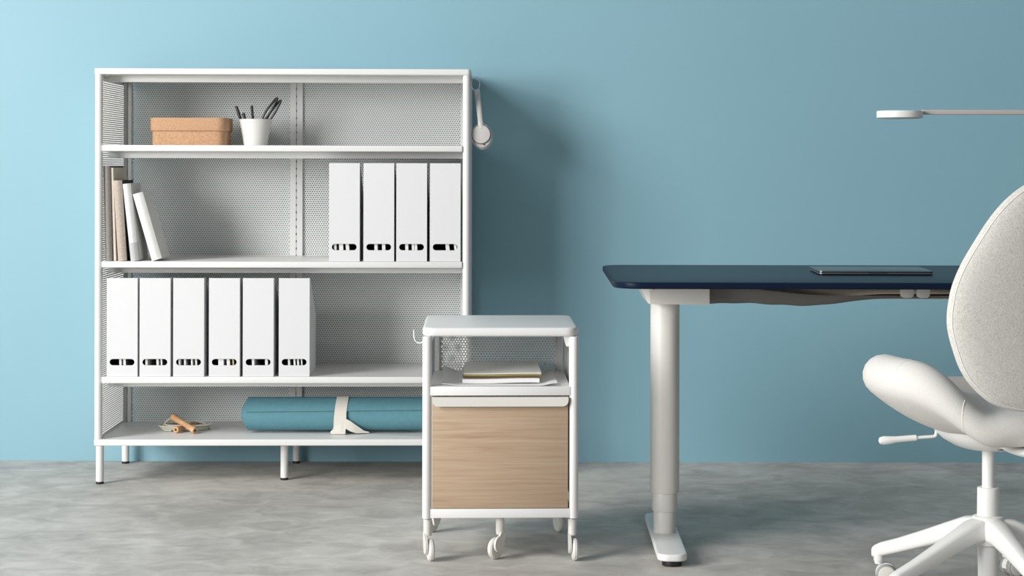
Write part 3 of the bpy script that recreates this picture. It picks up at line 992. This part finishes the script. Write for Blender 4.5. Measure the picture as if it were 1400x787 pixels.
# backrest: egg-shaped padded panel, hollowed towards the sitter
TB = [(0.4776, 0.0), (0.4810, 0.040), (0.4890, 0.090), (0.5055, 0.1310), (0.5380, 0.1687), (0.5740, 0.1950), (0.6190, 0.2130), (0.6610, 0.2250), (0.6920, 0.2280),
      (0.7232, 0.2260), (0.7646, 0.2183), (0.8116, 0.2000), (0.8580, 0.1741), (0.9080, 0.1425), (0.9466, 0.1113), (0.9777, 0.0753), (0.9960, 0.0410), (1.0035, 0.0)]
def outline():
    L = [Vector((w_, z, 0)) for z, w_ in TB]
    L += [Vector((-w_, z, 0)) for z, w_ in TB[-2:0:-1]]
    L = L + [L[0]]
    pts = catmull(L, 4)[:-1]
    return [(p.x * 1.02, p.y) for p in pts]
OUT = outline()
ZC = 0.700
def back_obj():
    m = MB()
    m.M = CR @ Matrix.Translation((0, -0.262, 0.45)) @ Matrix.Rotation(R(3), 4, 'X') @ Matrix.Translation((0, 0, -0.45))
    T = 0.052
    def pt(k, r, sgn):
        x, z = OUT[k]
        X = x * r; Z = ZC + (z - ZC) * r
        th = T / 2 * (1 - r ** 7) ** 0.5
        y = 0.42 * X * X + 0.10 * (Z - ZC) ** 2 * (1 if Z > ZC else 0.2)
        return (X, y + sgn * th, Z)
    n = len(OUT)
    rs = [0.001, 0.2, 0.4, 0.55, 0.7, 0.8, 0.87, 0.92, 0.955, 0.978, 0.992, 1.0]
    rings = [[pt(k, r, -1) for k in range(n)] for r in rs] + [[pt(k, r, 1) for k in range(n)] for r in rs[::-1][1:]]
    m.rings(rings, True, True, True)
    o = m.build('backrest', 'fabric_back', ch, angle=80)
    mm = MB(); mm.M = m.M
    ring = [pt(k, 0.972, -1) for k in range(n)]
    mm.tube(ring + [ring[0], ring[1]], 0.0013, 6)
    mm.build('seam', 'seam', o)
back_obj()

# mechanism, lever, back support
m = MB(); m.M = CR
L = []
for (sx, sy, z) in ((0.050, 0.070, 0.3640), (0.072, 0.085, 0.3670), (0.100, 0.100, 0.3830), (0.118, 0.115, 0.4000), (0.124, 0.120, 0.4180)):
    L.append([(sx * math.copysign(abs(math.cos(2 * PI * k / 36)) ** 0.75, math.cos(2 * PI * k / 36)) - 0.0, sy * math.copysign(abs(math.sin(2 * PI * k / 36)) ** 0.75, math.sin(2 * PI * k / 36)), z) for k in range(36)])
m.rings(L)
mech = m.build('tilt_mechanism', 'white_plastic', ch)
m = MB()
m.rings([[(0.000, -0.090, 0.3700), (0.026, -0.090, 0.3700), (0.010, -0.090, 0.3775)], [(0.000, -0.060, 0.3700), (0.026, -0.060, 0.3700), (0.010, -0.060, 0.3775)]])
m.build('slot_shade', 'black_rubber', mech)  # black wedge painting the shade of a gap in the mechanism
m = MB()
m.tube(catmull([(0.020, -0.080, 0.386), (0.060, -0.088, 0.374), (0.110, -0.090, 0.372), (0.150, -0.085, 0.380)], 4), 0.010, 10, True, 0.014)
m.build('tilt_knob', 'white_plastic', mech)
m = MB(); m.M = CR
sp_pts = catmull([(0.0, -0.09, 0.388), (0.0, -0.18, 0.380), (0.0, -0.262, 0.392), (0.0, -0.312, 0.440), (0.0, -0.312, 0.54), (0.0, -0.302, 0.62)], 5)
m.tube(sp_pts, 0.011, 12, True, 0.034, up=(0, -0.7, 0.7))
m.build('back_support', 'white_plastic', ch)
m = MB()
m.tube(catmull([(-0.120, 0.015, 0.402), (-0.121, 0.015, 0.392), (-0.126, 0.015, 0.3875), (-0.150, 0.015, 0.3855), (-0.190, 0.015, 0.382)], 5), 0.0038, 10)
lv = m.build('lever', 'white_plastic', ch)
MB().tube([(-0.166, 0.015, 0.3842), (-0.168, 0.015, 0.3842), (-0.215, 0.015, 0.3800), (-0.228, 0.015, 0.3785), (-0.245, 0.015, 0.3775), (-0.254, 0.015, 0.3772), (-0.257, 0.015, 0.377)],
          [0.004, 0.0072, 0.0076, 0.0092, 0.0105, 0.008, 0.002], 14).build('lever_grip', 'white_plastic', lv)
MB().cyl((0, 0, 0.2600), (0, 0, 0.3640), 0.0145, seg=28).build('gas_lift', 'white_plastic', ch)
MB().cyl((0, 0, 0.190), (0, 0, 0.2700), 0.0262, 0.0256, seg=32, bev=0.002).build('column_sleeve', 'white_plastic', ch)
# five-star base
base = MB()
base.lathe([(0.022, 0.130), (0.036, 0.137), (0.044, 0.160), (0.043, 0.186), (0.036, 0.2015), (0.026, 0.2050)], 32)
bs = base.build('base_hub', 'white_plastic', ch)
MB().cyl((0, 0, 0.046), (0, 0, 0.140), 0.0235, 0.0243, seg=28, bev=0.002).build('column_tail', 'white_plastic', ch)
RL = 0.308
for i in range(5):
    a = R(139.5 + 72 * i)
    Ml = Matrix.Rotation(a, 4, 'Z')
    m = MB(); m.M = Ml
    P_ = [(0.018, 0.172, 0.030, 0.029), (0.06, 0.168, 0.0255, 0.027), (0.11, 0.150, 0.0205, 0.024), (0.17, 0.1270, 0.0178, 0.021), (0.24, 0.1010, 0.0150, 0.0185), (0.288, 0.0850, 0.0138, 0.0175), (0.302, 0.0795, 0.0135, 0.0155), (0.3085, 0.0765, 0.011, 0.0125)]
    rings = []
    for d, z, hwid, hh in P_:
        q = []
        for k in range(16):
            t_ = 2 * PI * k / 16
            cc, ss = math.cos(t_), math.sin(t_)
            q.append((d, hwid * math.copysign(abs(cc) ** 0.6, cc), z + hh * math.copysign(abs(ss) ** 0.6, ss)))
        rings.append(q)
    m.rings(rings)
    # socket that takes the caster stem
    m.lathe([(0.0125, 0.0560), (0.0130, 0.0575), (0.0135, 0.080)], 18, Matrix.Translation((0.2935, 0, 0)))
    lg = m.build('base_leg', 'white_plastic', ch, angle=45)
    # caster: stem, hood and twin wheels
    sw_ = R((-8, 35, 70, 150, 20)[i])
    Mc = Ml @ Matrix.Translation((0.2935, 0, 0)) @ Matrix.Rotation(-a + sw_, 4, 'Z')
    cst = MB(); cst.M = Mc
    cst.lathe([(0.0105, 0.0490), (0.0112, 0.0555)], 16)
    hood = []
    for k in range(13):
        q = R(20 + 170 * k / 12)
        hood.append((0.018 + 0.0262 * math.cos(q), 0.0255 + 0.0262 * math.sin(q)))
    for k in range(13):
        q = R(190 - 170 * k / 12)
        hood.append((0.018 + 0.0225 * math.cos(q), 0.0255 + 0.0225 * math.sin(q)))
    cst.prism(hood, -0.0085, 0.0085, 'y')
    cst.box(0.0, 0.022, -0.004, 0.004, 0.020, 0.050)
    co = cst.build('caster', 'white_plastic', lg)
    for s in (-1, 1):
        wl = MB(); wl.M = Mc @ Matrix.Translation((0.018, s * 0.0145, 0.0250)) @ Matrix.Rotation(R(90), 4, 'X')
        wl.lathe([(0.017, -0.0075), (0.0235, -0.0065), (0.0250, -0.0035), (0.0250, 0.0035), (0.0235, 0.0065), (0.0205, 0.0078)], 30)
        wl.cur = 1
        wl.lathe([(0.0205, -0.0082), (0.0205, 0.0085), (0.018, 0.0092)], 30)
        wl.build('wheel', ['grey_plastic', 'warm_white'], lg)
